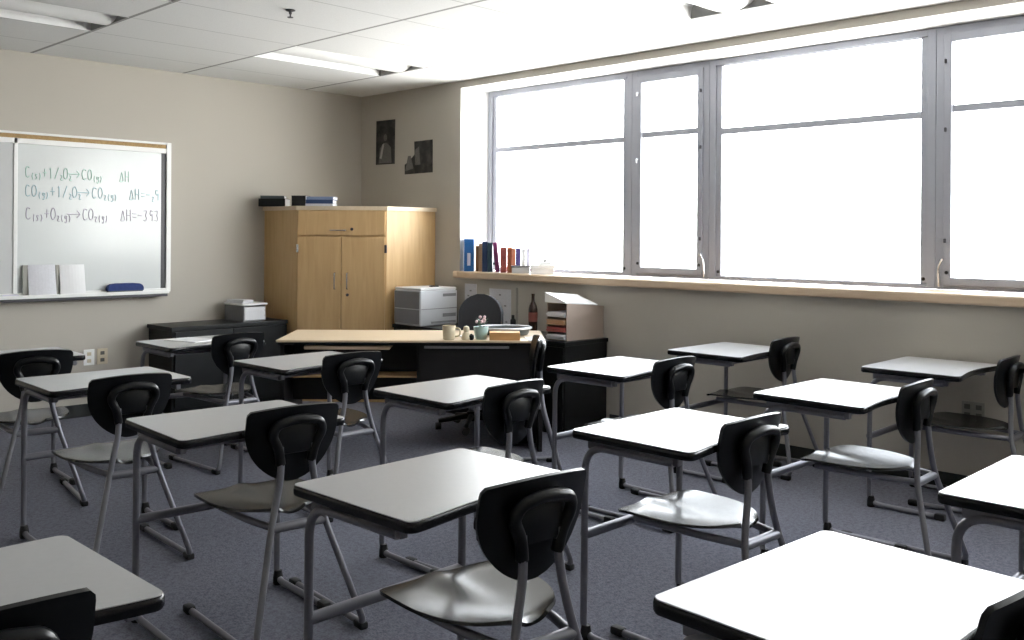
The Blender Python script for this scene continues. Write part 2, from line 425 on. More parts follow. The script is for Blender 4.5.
def make_desk(label):
    t = thing('student_desk', label, 'desk', group='student desks')
    bm = NB(); prof = [(.012, .7235), (.003, .7255), (.0, .731), (.0, .745), (.0015, .7505), (.005, .7535), (.010, .754)]
    loft(bm, [[(x, y, z) for x, y in desk_outline(o)] for o, z in prof]); e = obj('edge_band', bm, 'edge', t, True)
    bm = NB(); loft(bm, [[(x, y, z) for x, y in desk_outline(o)] for o, z in ((.0042, .7520), (.0042, .7546), (.0050, .755))])
    obj('desktop', bm, 'laminate', t)
    bm = NB()   # steel apron under the top
    for s in (-1, 1): box(bm, s * .285 - .012, s * .285 + .012, -.19, .20, .692, .7235, .004)
    box(bm, -.285, .285, .165, .19, .692, .7235, .004); box(bm, -.285, .285, -.16, -.135, .697, .7235, .004)
    obj('apron', bm, 'tube', t)
    for s in (-1, 1):
        x = s * .292
        bm = NB()
        path = fillet([(x, -.17, .700), (x, .213, .700), (x, .218, .018), (x, -.14, .0155)], [.095, .06], 8)
        tube(bm, path, .0132, 12); lg = obj('leg', bm, 'tube', t, True)
        bm = NB(); lathe(bm, [(.018, 0), (.021, .006), (.021, .03), (.0155, .058)], x, .205, 14); obj('foot_cap', bm, 'rubber', lg, True)
        bm = NB(); box(bm, x - .018, x + .018, -.185, -.13, 0, .034, .009); obj('end_cap', bm, 'rubber', lg, True)
    bm = NB(); tube(bm, [(-.292, .218, .378), (.292, .218, .378)], .0175, 12); obj('crossbar', bm, 'tube', t, True)
    return t

desk_spots = [  # x, y, rot, label
 (1.798, 2.045, .010, 'grey-topped student desk in the middle foreground, shiny grey chair seat tucked under it'),
 (2.925, 1.990, -.01, 'bright white student desk just right of centre, behind the large foreground desk'),
 (4.130, 1.960, -.02, 'white student desk in front of the shaded desk at the wall outlet, white seat under'),
 (5.345, 2.015, .01, 'shaded grey student desk close to the window wall at far right, above a black seat'),
 (1.908, 4.612, -.03, 'student desk at left below the whiteboard, second chair back from the left overlapping it'),
 (1.850, 3.270, -.06, 'student desk left of centre, between the foreground grey one and the one below the whiteboard'),
 (2.963, 3.210, .0, 'student desk in mid room before the dark right half of the teacher desk'),
 (4.090, 3.180, .01, 'white student desk in front of the taupe magazine sorter and its black credenza'),
 (3.000, 4.515, .01, 'student desk in front of the left half of the teacher desk, below the maple cabinet'),
 (5.200, 3.180, .0, 'small distant student desk against the window wall under the widest window'),
 (1.812, 0.820, -.06, 'largest student desk, blown-out white top at the bottom right'),
 (0.530, 2.020, .0, 'dull grey student desk cut off by the bottom left corner'),
 (3.010, 0.740, .0, 'white student desk cut off by the right edge, curved grey leg under it'),
 (1.885, 5.830, -.06, 'student desk almost hidden behind the leftmost chair, beside the wall outlets'),
 (3.020, 5.790, -.01, 'student desk with a white sheet on it, beside the black credenza at left'),
]
d0 = None
for (x, y, a, lab) in desk_spots:
    if d0 is None: d0 = make_desk(lab); d0.location = (x, y, 0); d0.rotation_euler.z = a
    else: dup(d0, (x, y, 0), a, lab, 'student desks')

# ------------------------------------------------------------------ student chair
def make_chair(label):
    t = thing('student_chair', label, 'chair', group='student chairs')
    # seat: saddle-shaped shell
    g = []
    NY, NX = 22, 25
    for i in range(NY):
        v = i / (NY - 1); y = -.185 + .448 * v
        row = []
        # half width: rounded at the back, widest at the front third, rounded front corners
        hw = .212 * (1 - (1 - min(1, v / .62)) ** 2.2) ** .5 if v < .62 else .212 * (1 - .10 * ((v - .62) / .38) ** 4)
        hw = max(hw, .05)
        if v > .93: hw *= 1 - .10 * ((v - .93) / .07) ** 2
        for j in range(NX):
            u = -1 + 2 * j / (NX - 1); x = u * hw
            z = .456 - .020 * (1 - u * u) * (1 - ((v - .38) / .62) ** 2 if v > .0 else 1)
            z += .010 * math.exp(-(u / .22) ** 2) * max(0, (v - .35) / .65)       # centre ridge towards the front
            z += .006 * max(0, (.22 - v) / .22) ** 2                             # rear lip
            z -= .014 * max(0, (v - .80) / .20) ** 2                             # waterfall front
            row.append(Vector((x, y, z)))
        g.append(row)
    bm = NB(); shell(bm, g, -.010); obj('seat', bm, 'seat', t, True)
    # backrest: shield-shaped shell, broad top, rounded foot
    g = []; R, C = 24, 25
    z0, z1 = .555, .822
    for i in range(R):
        v = i / (R - 1)
        hw = .215 * (1 - (1 - min(1, (v + .012) / .86)) ** 2.3) ** .62
        hw = max(.02, min(.212, hw)) * .845
        if v > .93: hw -= .012 * ((v - .93) / .07) ** 2
        row = []
        for j in range(C):
            u = -1 + 2 * j / (C - 1); x = u * hw
            z = z0 + (z1 - z0) * v + .012 * v * (1 - u * u)
            y = -.190 - .030 * v * v + .9 * x * x + .020 * (1 - v) ** 2
            row.append(Vector((x, y, z)))
        g.append(row)
    bm = NB(); shell(bm, g, .013); bk = obj('backrest', bm, 'shell', t, True)
    # raised arch moulded on the rear, taking the two posts
    arch = [(-.060, -.216, .625), (-.070, -.222, .680), (-.100, -.228, .735), (-.085, -.238, .772), (0, -.246, .790), (.085, -.238, .772), (.100, -.228, .735), (.070, -.222, .680), (.060, -.216, .625)]
    bm = NB(); pp = fillet(arch, .045, 5); tube(bm, pp, .0175, 12); obj('back_rib', bm, 'shell', bk, True)
    bm = NB()   # recessed web between the ribs
    box(bm, -.075, .075, -.228, -.200, .66, .775, .012); obj('rib_web', bm, 'shell', bk, True)
    for s in (-1, 1):
        p = fillet([(s * .060, -.217, .690), (s * .063, -.224, .58), (s * .100, -.232, .425), (s * .216, -.345, .020), (s * .222, .225, .0145)], [.05, .09, .05, .075], 7)
        bm = NB(); tube(bm, p, .0125, 12); lg = obj('leg', bm, 'tube', t, True)
        bm = NB(); box(bm, s * .222 - .018, s * .222 + .018, .19, .245, 0, .032, .009); obj('front_glide', bm, 'rubber', lg, True)
        bm = NB(); box(bm, s * .2165 - .017, s * .2165 + .017, -.342, -.282, 0, .028, .008); obj('rear_glide', bm, 'rubber', lg, True)
    bm = NB(); tube(bm, [(-.104, -.234, .405), (.104, -.234, .405)], .0175, 12); obj('rear_crossbar', bm, 'tube', t, True)
    for s in (-1, 1):
        bm = NB(); tube(bm, fillet([(s * .095, -.232, .408), (s * .13, -.10, .412), (s * .15, .20, .416)], .06, 5), .0135, 10); obj('seat_support', bm, 'tube', t, True)
    bm = NB(); box(bm, -.15, .15, .13, .155, .405, .425, .003); obj('seat_bracket', bm, 'tube', t)
    return t

chair_spots = [  # measured middle of the backrest top edge x, y, rot, label
 (1.815, 1.665, -.10, 'black-backed chair at the middle foreground desk, its shiny grey seat fully in view'),
 (2.962, 1.700, -.04, 'black-backed chair right of centre, its bright seat above the big foreground desk'),
 (4.225, 1.625, .02, 'black-backed chair with a bright white oval seat, before the wall with the outlet'),
 (5.470, 1.630, .03, 'black-backed chair cut off by the right edge, its black seat in shade'),
 (4.108, 2.815, .0, 'black-backed chair at the white desk in front of the taupe magazine sorter'),
 (5.445, 2.915, .03, 'small distant black-backed chair against the wall below the widest window'),
 (2.925, 2.815, .02, 'black-backed chair at the desk before the dark right half of the teacher desk'),
 (3.020, 4.110, -.06, 'black-backed chair in front of the wood-shelved left half of the teacher desk'),
 (1.925, 2.970, -.10, 'black-backed chair left of centre, second largest, with an olive-grey seat'),
 (1.828, 4.110, -.06, 'black-backed chair, second from the left, overlapping the desk below the whiteboard'),
 (1.840, 5.300, -.16, 'leftmost black-backed chair, cut off by the left edge beneath the whiteboard'),
 (3.085, 5.400, .02, 'black-backed chair beside the black credenza by the whiteboard wall'),
 (0.515, 1.700, -.04, 'black chair back in the very bottom left corner'),
 (1.900, 0.520, -.06, 'black chair back peeking in at the very bottom right corner'),
]
c0 = None
def chair_loc(x, y, a):
    v = Matrix.Rotation(a, 2) @ Vector((0, .222)); return (x + v.x, y + v.y, 0)
for (x, y, a, lab) in chair_spots:
    if c0 is None: c0 = make_chair(lab); c0.location = chair_loc(x, y, a); c0.rotation_euler.z = a
    else: dup(c0, chair_loc(x, y, a), a, lab, 'student chairs')
dup(c0, chair_loc(4.345, 4.01, math.radians(47)), math.radians(47), 'black chair turned edge-on beside the right end of the teacher desk', 'student chairs')

# sheet of paper on the desk by the credenza
bm = NB(); 
for k in range(3): box(bm, -.105 + .004 * k, .105, -.14, .14 - .005 * k, .0015 * k, .0015 * k + .0014)
o = obj('paper_sheet', bm, 'paper'); o.location = (2.99, 5.86, .7552); o.rotation_euler.z = .3
tag(o, 'white sheets of paper lying on the desk beside the black credenza', 'paper')

# ------------------------------------------------------------------ corner cabinet
CX0, CY0 = 4.625, 6.570      # outer faces of the two side panels
ch = 1.70
cab = thing('corner_cabinet', 'tall maple corner cabinet with diagonal double doors', 'cabinet', (0, 0, 0))
Lp, Rp = Vector((CX0, 7.150, 0)), Vector((5.150, CY0, 0))       # ends of the diagonal front
P = [(CX0, WY - .004), (CX0, Lp.y), (Rp.x, CY0), (WX - .004, CY0), (WX - .004, WY - .004)]
bm = NB(); loft(bm, [[(x, y, z) for x, y in P] for z in (0.0, ch - .035)]); obj('body', bm, 'maple', cab)
bm = NB(); o_ = .018
Pt = [(CX0 - o_, WY - .003), (CX0 - o_, Lp.y - .008), (Rp.x - .008, CY0 - o_), (WX - .003, CY0 - o_), (WX - .003, WY - .003)]
loft(bm, [[(x, y, z) for x, y in Pt] for z in (ch - .035, ch)]); obj('top_board', bm, 'maple_top', cab)
fx = (Rp - Lp); fl = fx.length; fx.normalize(); fn = Vector((fx.y, -fx.x, 0))         # fn points into the room
Mx = Matrix(((fx.x, -fn.x, 0, Lp.x), (fx.y, -fn.y, 0, Lp.y), (0, 0, 1, 0), (0, 0, 0, 1)))   # local x along front, y inwards
def cabpart(name, x0, x1, z0, z1, y0=-.020, y1=.0, m='maple', par=cab, bev=.0015):
    bm = NB(); box(bm, x0, x1, y0, y1, z0, z1, bev, 0, Mx); return obj(name, bm, m, par)
g = .006
dr = cabpart('drawer_front', .012, fl - .012, 1.446, ch - .040)
d1 = cabpart('door', .012, fl / 2 - g / 2, .06, 1.442 - g * 1.6); d2 = cabpart('door', fl / 2 + g / 2, fl - .012, .06, 1.442 - g * 1.6)
for d, xx in ((d1, fl / 2 - .055), (d2, fl / 2 + .055)):
    bm = NB(); tube(bm, [Mx @ Vector(q) for q in fillet([(xx, -.02, .98), (xx, -.05, .98), (xx, -.05, 1.12), (xx, -.02, 1.12)], .02)], .006, 8); obj('door_handle', bm, 'chrome', d, True)
bm = NB(); tube(bm, [Mx @ Vector(q) for q in fillet([(fl / 2 - .10, -.02, 1.49), (fl / 2 - .10, -.045, 1.49), (fl / 2 + .04, -.045, 1.49), (fl / 2 + .04, -.02, 1.49)], .02)], .005, 8); obj('drawer_handle', bm, 'chrome', dr, True)
for d, xx, zz in ((dr, fl / 2 + .09, 1.50), (d2, fl / 2 + .055, .93)):
    bm = NB(); lathe(bm, [(.013, 0), (.013, .006), (.006, .007)], seg=12)
    for v in bm.verts: v.co = Mx @ Vector((xx + v.co.x, -.020 - v.co.z, zz + v.co.y))
    obj('lock', bm, 'dark_strip', d)
for xx, d in ((.006, d1), (fl - .006, d2)):
    for zz in (.20, 1.33):
        bm = NB(); box(bm, xx - .010, xx + .010, -.026, -.001, zz - .035, zz + .035, .003, 0, Mx); obj('hinge', bm, 'chrome' if d is d1 else 'dark_strip', d)

# things lying on the cabinet
def pile(name, m, x, y, z, sx, sy, sz, rz, lab, cat, group=None, ms=None):
    bm = NB(); box(bm, -sx / 2, sx / 2, -sy / 2, sy / 2, 0, sz, .003)
    o = obj(name, bm, m); o.location = (x, y, z); o.rotation_euler.z = rz
    return tag(o, lab, cat, group)
CA = math.atan2(fx.y, fx.x)
def book(name, cover, x, y, z, w, d, h, rz, lab, cat='book', group=None, flat=True, tilt=0.0, lean=0.0):
    """w = along spine (or thickness when standing), builds cover boards plus page block"""
    t = thing(name, lab, cat, (x, y, z), rz, group)
    if tilt or lean: t.rotation_euler = (lean, tilt, rz)
    if flat:
        bm = NB(); box(bm, -w / 2, w / 2, -d / 2, d / 2, 0, .003); box(bm, -w / 2, w / 2, -d / 2, d / 2, h - .003, h); box(bm, -w / 2, w / 2, -d / 2, -d / 2 + .004, .0, h, .001)
        obj('cover', bm, cover, t)
        bm = NB(); box(bm, -w / 2 + .004, w / 2 - .004, -d / 2 + .004, d / 2 - .004, .003, h - .003); obj('page_block', bm, 'paper', t)
    else:   # standing, spine facing -x; w = thickness along y, d = depth along x, h = height
        bm = NB(); box(bm, 0, d, -w / 2, -w / 2 + .003, 0, h); box(bm, 0, d, w / 2 - .003, w / 2, 0, h); box(bm, 0, .004, -w / 2, w / 2, 0, h, .001)
        obj('cover', bm, cover, t)
        bm = NB(); box(bm, .004, d - .004, -w / 2 + .003, w / 2 - .003, .003, h - .004); obj('page_block', bm, 'paper', t)
    return t
book('binder', 'black_lam', 4.635, 7.540, ch, .24, .17, .070, CA, 'black binder overhanging the left end of the cabinet top', 'binder', 'things lying on the cabinet')
book('binder', 'traydark', 4.630, 7.545, ch + .0705, .21, .15, .026, CA + .12, 'thin dark folder on top of the black binder on the cabinet', 'folder', 'things lying on the cabinet')
book('book', 'panel_dark', 4.715, 7.235, ch, .125, .17, .092, CA, 'thick dark brown book lying between the black binder and the blue books on the cabinet', 'book', 'things lying on the cabinet')
book('book', 'paper_grey', 4.800, 7.045, ch, .24, .18, .020, CA, 'pale grey book at the bottom of the bluish pile on the cabinet', 'book', 'things lying on the cabinet')
book('book', 'navy', 4.800, 7.045, ch + .0205, .235, .18, .034, CA + .03, 'navy book in the middle of the bluish pile on the cabinet', 'book', 'things lying on the cabinet')
book('book', 'bluegrey', 4.805, 7.040, ch + .055, .235, .17, .026, CA - .02, 'blue-grey book topping the bluish pile on the cabinet', 'book', 'things lying on the cabinet')

# ------------------------------------------------------------------ black credenza by the whiteboard wall
cr = thing('credenza', 'long low black credenza against the whiteboard wall, left of the cabinet', 'credenza', (0, 0, 0))
bm = NB(); box(bm, 3.545, 4.595, 7.27, WY - .01, .0, .670, .002); obj('carcass', bm, 'black_lam', cr)
bm = NB(); box(bm, 3.530, 4.600, 7.25, WY - .006, .670, .702, .004); obj('top', bm, 'black_lam', cr)
for k in range(2):
    bm = NB(); box(bm, 3.565 + k * .515, 4.075 + k * .515, 7.252, 7.27, .05, .66, .002); d = obj('door', bm, 'black_lam', cr)
    bm = NB(); box(bm, 4.035 + k * .08, 4.047 + k * .08, 7.238, 7.252, .48, .58, .002); obj('handle', bm, 'dark_strip', d)
# paper tray stack on it
t = thing('paper_tray', 'letter tray full of white papers on the black credenza by the whiteboard', 'tray', (4.325, 7.500, .7022), .04)
bm = NB(); box(bm, -.11, .11, -.15, .15, 0, .010, .003); box(bm, -.11, -.104, -.15, .15, 0, .135, .002); box(bm, .104, .11, -.15, .15, 0, .135, .002); box(bm, -.11, .11, .144, .15, 0, .135, .002)
obj('tray_frame', bm, 'printer_dark', t)
bm = NB()
for k in range(11): box(bm, -.100 + random.uniform(-.002, .002), .100, -.152 + random.uniform(-.003, .003), .13, .011 + k * .010, .020 + k * .010)
obj('papers', bm, 'paper', t)
bm = NB(); box(bm, -.125, .125, -.158, .14, .1355, .152, .004); obj('top_tray', bm, 'white_metal', t)
bm = NB()
for k in range(3): box(bm, -.105 + .006 * k, .02, -.10, .12 - .005 * k, k * .009, k * .009 + .008)
o = obj('paper_stack', bm, 'paper_grey'); o.location = (4.320, 7.510, .8545); o.rotation_euler.z = .2; tag(o, 'small pile of papers on top of the letter tray by the whiteboard', 'papers')

# ------------------------------------------------------------------ teacher desk (set diagonally)
A, B = Vector((3.425, 5.545, 0)), Vector((4.715, 4.295, 0)); ux = (B - A).normalized(); uy = Vector((-ux.y, ux.x, 0)); TL = (B - A).length; TD = .70
ta = math.atan2(ux.y, ux.x)
td = thing('teacher_desk', 'long black teacher desk with a maple top standing diagonally before the cabinet', 'desk', A, ta)
bm = NB(); box(bm, 0, TL, 0, TD, .734, .750, .004); obj('top', bm, 'deskwood', td)
bm = NB(); box(bm, .01, TL - .01, .012, TD - .01, .716, .734); obj('top_frame', bm, 'black_lam', td)
bm = NB(); box(bm, .02, .05, .04, TD - .03, 0, .716, .002); obj('end_panel', bm, 'panel_dark', td)
bm = NB(); box(bm, TL - .05, TL - .02, .04, TD - .03, 0, .716, .002); obj('end_panel', bm, 'panel_dark', td)
bm = NB(); box(bm, .95, TL - .05, .05, .07, .30, .716, .002); obj('front_panel', bm, 'panel_dark', td)
bm = NB(); box(bm, .05, .95, .33, .35, .30, .716, .002); box(bm, .93, .95, .06, .33, .30, .716, .002); obj('bay_panel', bm, 'black_lam', td)
bm = NB(); box(bm, .18, .75, .03, .32, .684, .708, .003); obj('shelf', bm, 'deskwood', td)
bm = NB(); box(bm, .05, .93, .10, .33, .486, .498, .003); obj('lower_shelf', bm, 'maple', td)
bm = NB(); box(bm, .98, 1.55, .036, .052, .692, .709, .004); obj('pull_strip', bm, 'silver', td)
bm = NB(); box(bm, TL - .30, TL - .05, .20, TD - .03, .02, .716, .003); pd = obj('pedestal', bm, 'black_lam', td)
for k in range(3):
    bm = NB(); box(bm, TL - .29, TL - .06, TD - .03, TD - .012, .04 + k * .225, .255 + k * .225, .003); dd = obj('drawer', bm, 'black_lam', pd)

def on_td(x, y, z=.7502): 
    p = A + ux * x + uy * y; return (p.x, p.y, z)
# mug
t = thing('mug', 'cream mug at the front edge of the teacher desk', 'mug', on_td(1.145, .06), ta)
bm = NB(); lathe(bm, [(.034, 0), (.040, .004), (.043, .05), (.044, .095), (.040, .095), (.038, .012), (.001, .010)], seg=24); obj('body', bm, 'cream', t, True)
bm = NB(); tube(bm, fillet([(.041, 0, .078), (.075, 0, .075), (.075, 0, .028), (.040, 0, .022)], .02), .006, 8); obj('handle', bm, 'cream', t, True)
# small figurine
t = thing('figurine', 'small cream and black ornament right of the mug on the teacher desk', 'ornament', on_td(1.262, .05), ta)
bm = NB(); lathe(bm, [(.030, 0), (.034, .01), (.028, .035), (.016, .055), (.022, .07), (.018, .088), (.002, .095)], seg=18); obj('body', bm, 'cream', t, True)
bm = NB(); lathe(bm, [(.012, .0), (.018, .012), (.018, .03), (.004, .042)], .034, -.01, 14); obj('black_piece', bm, 'black_lam', t, True)
# flower pot
t = thing('flower_pot', 'pale teal pot with pinkish flowers on the teacher desk', 'plant', on_td(1.36, .09), ta)
bm = NB(); lathe(bm, [(.034, 0), (.038, .004), (.050, .07), (.052, .085), (.045, .085), (.042, .07), (.001, .068)], seg=22); obj('pot', bm, 'teal', t, True)
bm = NB()
for k in range(16):
    a, r = random.uniform(0, 2 * PI), random.uniform(.005, .045)
    h = random.uniform(.10, .13); c = Vector((r * math.cos(a), r * math.sin(a), h))
    d = Vector((math.cos(a), math.sin(a), random.uniform(.2, .8))).normalized() * .028; s = Vector((-math.sin(a), math.cos(a), 0)) * .010
    base = Vector((r * .3 * math.cos(a), r * .3 * math.sin(a), .07))
    tube(bm, [base, c], .0015, 5)
    vs = [bm.verts.new(c - d * .3), bm.verts.new(c + s), bm.verts.new(c + d), bm.verts.new(c - s)]; bm.faces.new(vs)
obj('leaves', bm, 'leaf', t)
bm = NB()
for k in range(9):
    a, r = random.uniform(0, 2 * PI), random.uniform(0, .05); q = bmesh.ops.create_icosphere(bm, subdivisions=1, radius=random.uniform(.010, .017))
    bmesh.ops.translate(bm, verts=q['verts'], vec=(r * math.cos(a), r * math.sin(a), random.uniform(.115, .15)))
obj('flowers', bm, 'pink', t, True)
# orange box, oval tray, white paper
pile('card_box', 'orange', *on_td(1.52, .075), .205, .12, .052, ta, 'low orange-brown box at the front right of the teacher desk', 'box')
t = thing('oval_tray', 'dark oval tray with a silver rim behind the orange box on the teacher desk', 'tray', on_td(1.52, .38), ta)
bm = NB(); lathe(bm, [(.13, 0), (.17, .006), (.195, .05), (.188, .05), (.165, .014), (.001, .010)], seg=32, sx=1.0, sy=.75); obj('dish', bm, 'traydark', t, True)
bm = NB(); pts = [Vector((.193 * math.cos(2 * PI * k / 40), .193 * .75 * math.sin(2 * PI * k / 40), .052)) for k in range(41)]; tube(bm, pts, .008, 8); obj('rim', bm, 'silver', t, True)
bm = NB(); box(bm, -.06, .06, -.10, .10, 0, .006); o = obj('paper_pad', bm, 'paper'); o.location = on_td(1.725, .10); o.rotation_euler.z = ta + .1; tag(o, 'white pad of paper at the right end of the teacher desk', 'paper')
bm = NB(); box(bm, -.05, .05, -.07, .07, 0, .008, .002); o = obj('paper_pad', bm, 'paper'); o.location = on_td(1.27, .22); o.rotation_euler.z = ta + .3; tag(o, 'small white notepad behind the teal flower pot', 'paper')

# ------------------------------------------------------------------ office chair behind the teacher desk
t = thing('office_chair', 'charcoal office chair with a round-topped back behind the teacher desk', 'chair', (4.918, 5.235, 0), math.radians(123))
bm = NB()
for k in range(5):
    a = 2 * PI * k / 5 + .4; tube(bm, [(0, 0, .10), (.25 * math.cos(a), .25 * math.sin(a), .065)], [.024, .016], 8)
tube(bm, [(0, 0, .06), (0, 0, .13)], .035, 14); base = obj('star_base', bm, 'black_lam', t, True)
for k in range(5):
    a = 2 * PI * k / 5 + .4; bm = NB(); q = bmesh.ops.create_cone(bm, cap_ends=True, segments=16, radius1=.027, radius2=.027, depth=.04)
    bmesh.ops.rotate(bm, verts=q['verts'], cent=(0, 0, 0), matrix=Matrix.Rotation(PI / 2, 3, 'X') )
    bmesh.ops.rotate(bm, verts=q['verts'], cent=(0, 0, 0), matrix=Matrix.Rotation(a + PI / 2, 3, 'Z'))
    bmesh.ops.translate(bm, verts=q['verts'], vec=(.25 * math.cos(a), .25 * math.sin(a), .0275)); obj('caster', bm, 'rubber', base, True)
bm = NB(); tube(bm, [(0, 0, .12), (0, 0, .43)], .022, 12); obj('gas_lift', bm, 'tube', t, True)
bm = NB(); loft(bm, [[((.23 - i_) * math.copysign(abs(math.cos(a)) ** .6, math.cos(a)), (.22 - i_) * math.copysign(abs(math.sin(a)) ** .6, math.sin(a)), z) for a in [2 * PI * k / 32 for k in range(32)]] for i_, z in ((.03, .43), (0, .45), (0, .48), (.02, .505), (.06, .512))]); obj('seat', bm, 'fabric', t, True)
g = []
for i in range(18):
    v = i / 17; hw = .170 if v < .45 else .170 * max(.0, 1 - ((v - .45) / .55) ** 2.2) ** .5; hw = max(hw, .03)
    if v < .12: hw *= .86 + .14 * (v / .12)
    g.append([Vector((hw * (-1 + j / 8), -.255 - .03 * v + .8 * (hw * (-1 + j / 8)) ** 2, .69 + .305 * v)) for j in range(17)])
bm = NB(); shell(bm, g, .045); obj('backrest', bm, 'fabric', t, True)
bm = NB(); tube(bm, fillet([(0, -.05, .42), (0, -.31, .42), (0, -.305, .75)], .08), .018, 10); obj('back_bar', bm, 'black_lam', t, True)

# ------------------------------------------------------------------ black credenza under the window
cr = thing('credenza', 'low black credenza under the window sill, right of the teacher desk', 'credenza', (0, 0, 0))
bm = NB(); box(bm, 5.215, WX - .012, 4.565, 6.545, 0, .650, .002); obj('carcass', bm, 'black_lam', cr)
bm = NB(); box(bm, 5.200, WX - .010, 4.550, 6.550, .650, .680, .004); obj('top', bm, 'black_lam', cr)
for k in range(4):
    bm = NB(); box(bm, 5.197, 5.215, 4.575 + k * .49, 5.055 + k * .49, .05, .64, .002); d = obj('door', bm, 'black_lam', cr)
    bm = NB(); box(bm, 5.187, 5.197, 5.00 + k * .49, 5.012 + k * .49, .46, .56, .002); obj('handle', bm, 'dark_strip', d)

# printer
t = thing('printer', 'light grey laser printer on the credenza beside the maple cabinet', 'printer', (5.415, 6.355, .6802))
bm = NB(); box(bm, -.21, .21, -.18, .18, 0, .300, .014); obj('body', bm, 'printer', t, True)
bm = NB(); box(bm, -.205, .205, -.175, .175, .300, .322, .009); obj('lid', bm, 'white_metal', t, True)
bm = NB(); box(bm, -.213, -.2095, -.165, .165, .016, .138, .0015); box(bm, -.213, -.2095, -.165, .165, .146, .290, .0015); obj('shaded_side', bm, 'printer_dark', t)  # dark grey paints in the shade on the side away from the window
bm = NB(); box(bm, -.20, .20, -.1835, -.1795, .140, .146); obj('seam', bm, 'printer_dark', t)
for (a_, b_, c_, d_) in ((.04, .19, .245, .27), (.04, .19, .07, .10), (-.09, .19, .016, .036)):
    bm = NB(); box(bm, a_, b_, -.183, -.1795, c_, d_, .001); obj('vent', bm, 'printer_dark', t)
bm = NB(); box(bm, .02, .10, -.06, -.02, .322, .333, .004); obj('button_pad', bm, 'panel_dark', t)

# magazine sorter
t = thing('magazine_sorter', 'taupe cardboard literature sorter with papers on the credenza under the sill', 'sorter', (5.275, 4.60, .6802))
W_, D_, H_ = .425, .20, .275
bm = NB(); 
bx = [(0, 0, 0), (W_, 0, 0), (W_, 0, H_ - .035), (0, 0, H_)]
def prism(bm, prof, y0, y1): loft(bm, [[(x, y, z) for x, _, z in prof] for y in (y0, y1)])
prism(bm, bx, 0, .008); prism(bm, bx, D_ - .008, D_)
box(bm, W_ - .008, W_, .008, D_ - .008, 0, H_ - .035); box(bm, 0, W_ - .008, .008, D_ - .008, 0, .006)
obj('case', bm, 'carton', t)
bm = NB()
for k in range(3): box(bm, .004, W_ - .01, .008, D_ - .008, .062 + .055 * k, .066 + .055 * k)
obj('shelf', bm, 'carton', t)
for k, mm in enumerate(('paper', 'red', 'tan', 'paper_grey')):
    bm = NB()
    for q in range(4): box(bm, -.012 - .006 * ((q * 7 + k) % 3), W_ - .02, .014, D_ - .014, .008 + .055 * k + q * .009, .008 + .055 * k + q * .009 + .008)
    o = obj('magazine_pile', bm, mm); o.location = (5.275, 4.60, .6802)
    tag(o, ['white papers in the lowest slot of the taupe sorter', 'red magazines in the second slot from the bottom of the taupe sorter', 'tan folders in the third slot of the taupe sorter', 'grey papers in the top slot of the taupe sorter'][k], 'papers', 'papers in the sorter')
bm = NB()
loft(bm, [[(x, .004, H_ - .035 * x / W_ + .0015), (x, D_ + .01, H_ - .035 * x / W_ + .0015), (x, D_ + .01, H_ - .035 * x / W_ + .075), (x, .004, H_ - .035 * x / W_ + .010)] for x in (-.012, .355)])
o = obj('paper_stack', bm, 'paper'); o.location = (5.275, 4.60, .6802); tag(o, 'sloping pile of white papers lying on top of the taupe sorter', 'papers')

# bottles at the wall end of the credenza, wall notices
t = thing('bottle', 'dark slim bottle with a reddish label standing on the credenza left of the sorter', 'bottle', (5.62, 5.265, .6802))
bm = NB(); lathe(bm, [(.034, 0), (.037, .01), (.037, .18), (.030, .21), (.014, .245), (.013, .29), (.015, .295), (.015, .305)], seg=20); obj('glass', bm, 'bottle', t, True)
bm = NB(); lathe(bm, [(.0375, .08), (.0378, .085), (.0378, .15), (.0375, .155)], seg=20); obj('label', bm, 'label_red', t, True)
t = thing('bottle', 'short black bottle on the credenza behind the oval tray', 'bottle', (5.60, 5.47, .6802))
bm = NB(); lathe(bm, [(.020, 0), (.023, .006), (.023, .08), (.012, .095)], seg=18); obj('body', bm, 'black_lam', t, True)
bm = NB(); lathe(bm, [(.012, .095), (.013, .097), (.013, .12), (.010, .122)], seg=16); obj('cap', bm, 'rubber', t, True)
for (y0, y1, z0, z1, lab, mm) in ((6.02, 6.17, .70, 1.03, 'grey notice sheet on the wall beside the printer', 'paper_grey'), (5.60, 5.86, .69, 1.00, 'large grey notice sheet on the wall behind the office chair', 'paper_grey')):
    t = thing('notice_sheet', lab, 'notice', (WX - .002, (y0 + y1) / 2, (z0 + z1) / 2))
    bm = NB(); box(bm, -.002, .0015, -(y1 - y0) / 2, (y1 - y0) / 2, -(z1 - z0) / 2, (z1 - z0) / 2); obj('sheet', bm, mm, t)
    bm = NB()
    for k in range(6): 
        yy = ((k * 37) % 10 / 10 - .5) * (y1 - y0) * .6; zz = -.12 + k * .045
        box(bm, -.0028, -.0019, yy - .012, yy + .012, zz - .006, zz + .006)
    obj('print_marks', bm, 'printer_dark', t)
bm = NB(); box(bm, -.006, 0, -.012, .012, -.16, .16, .002); o = obj('cable_cover', bm, 'greyplate'); o.location = (WX - .0005, 5.53, .86); tag(o, 'narrow grey cable cover on the wall right of the grey notice sheets', 'cable cover')

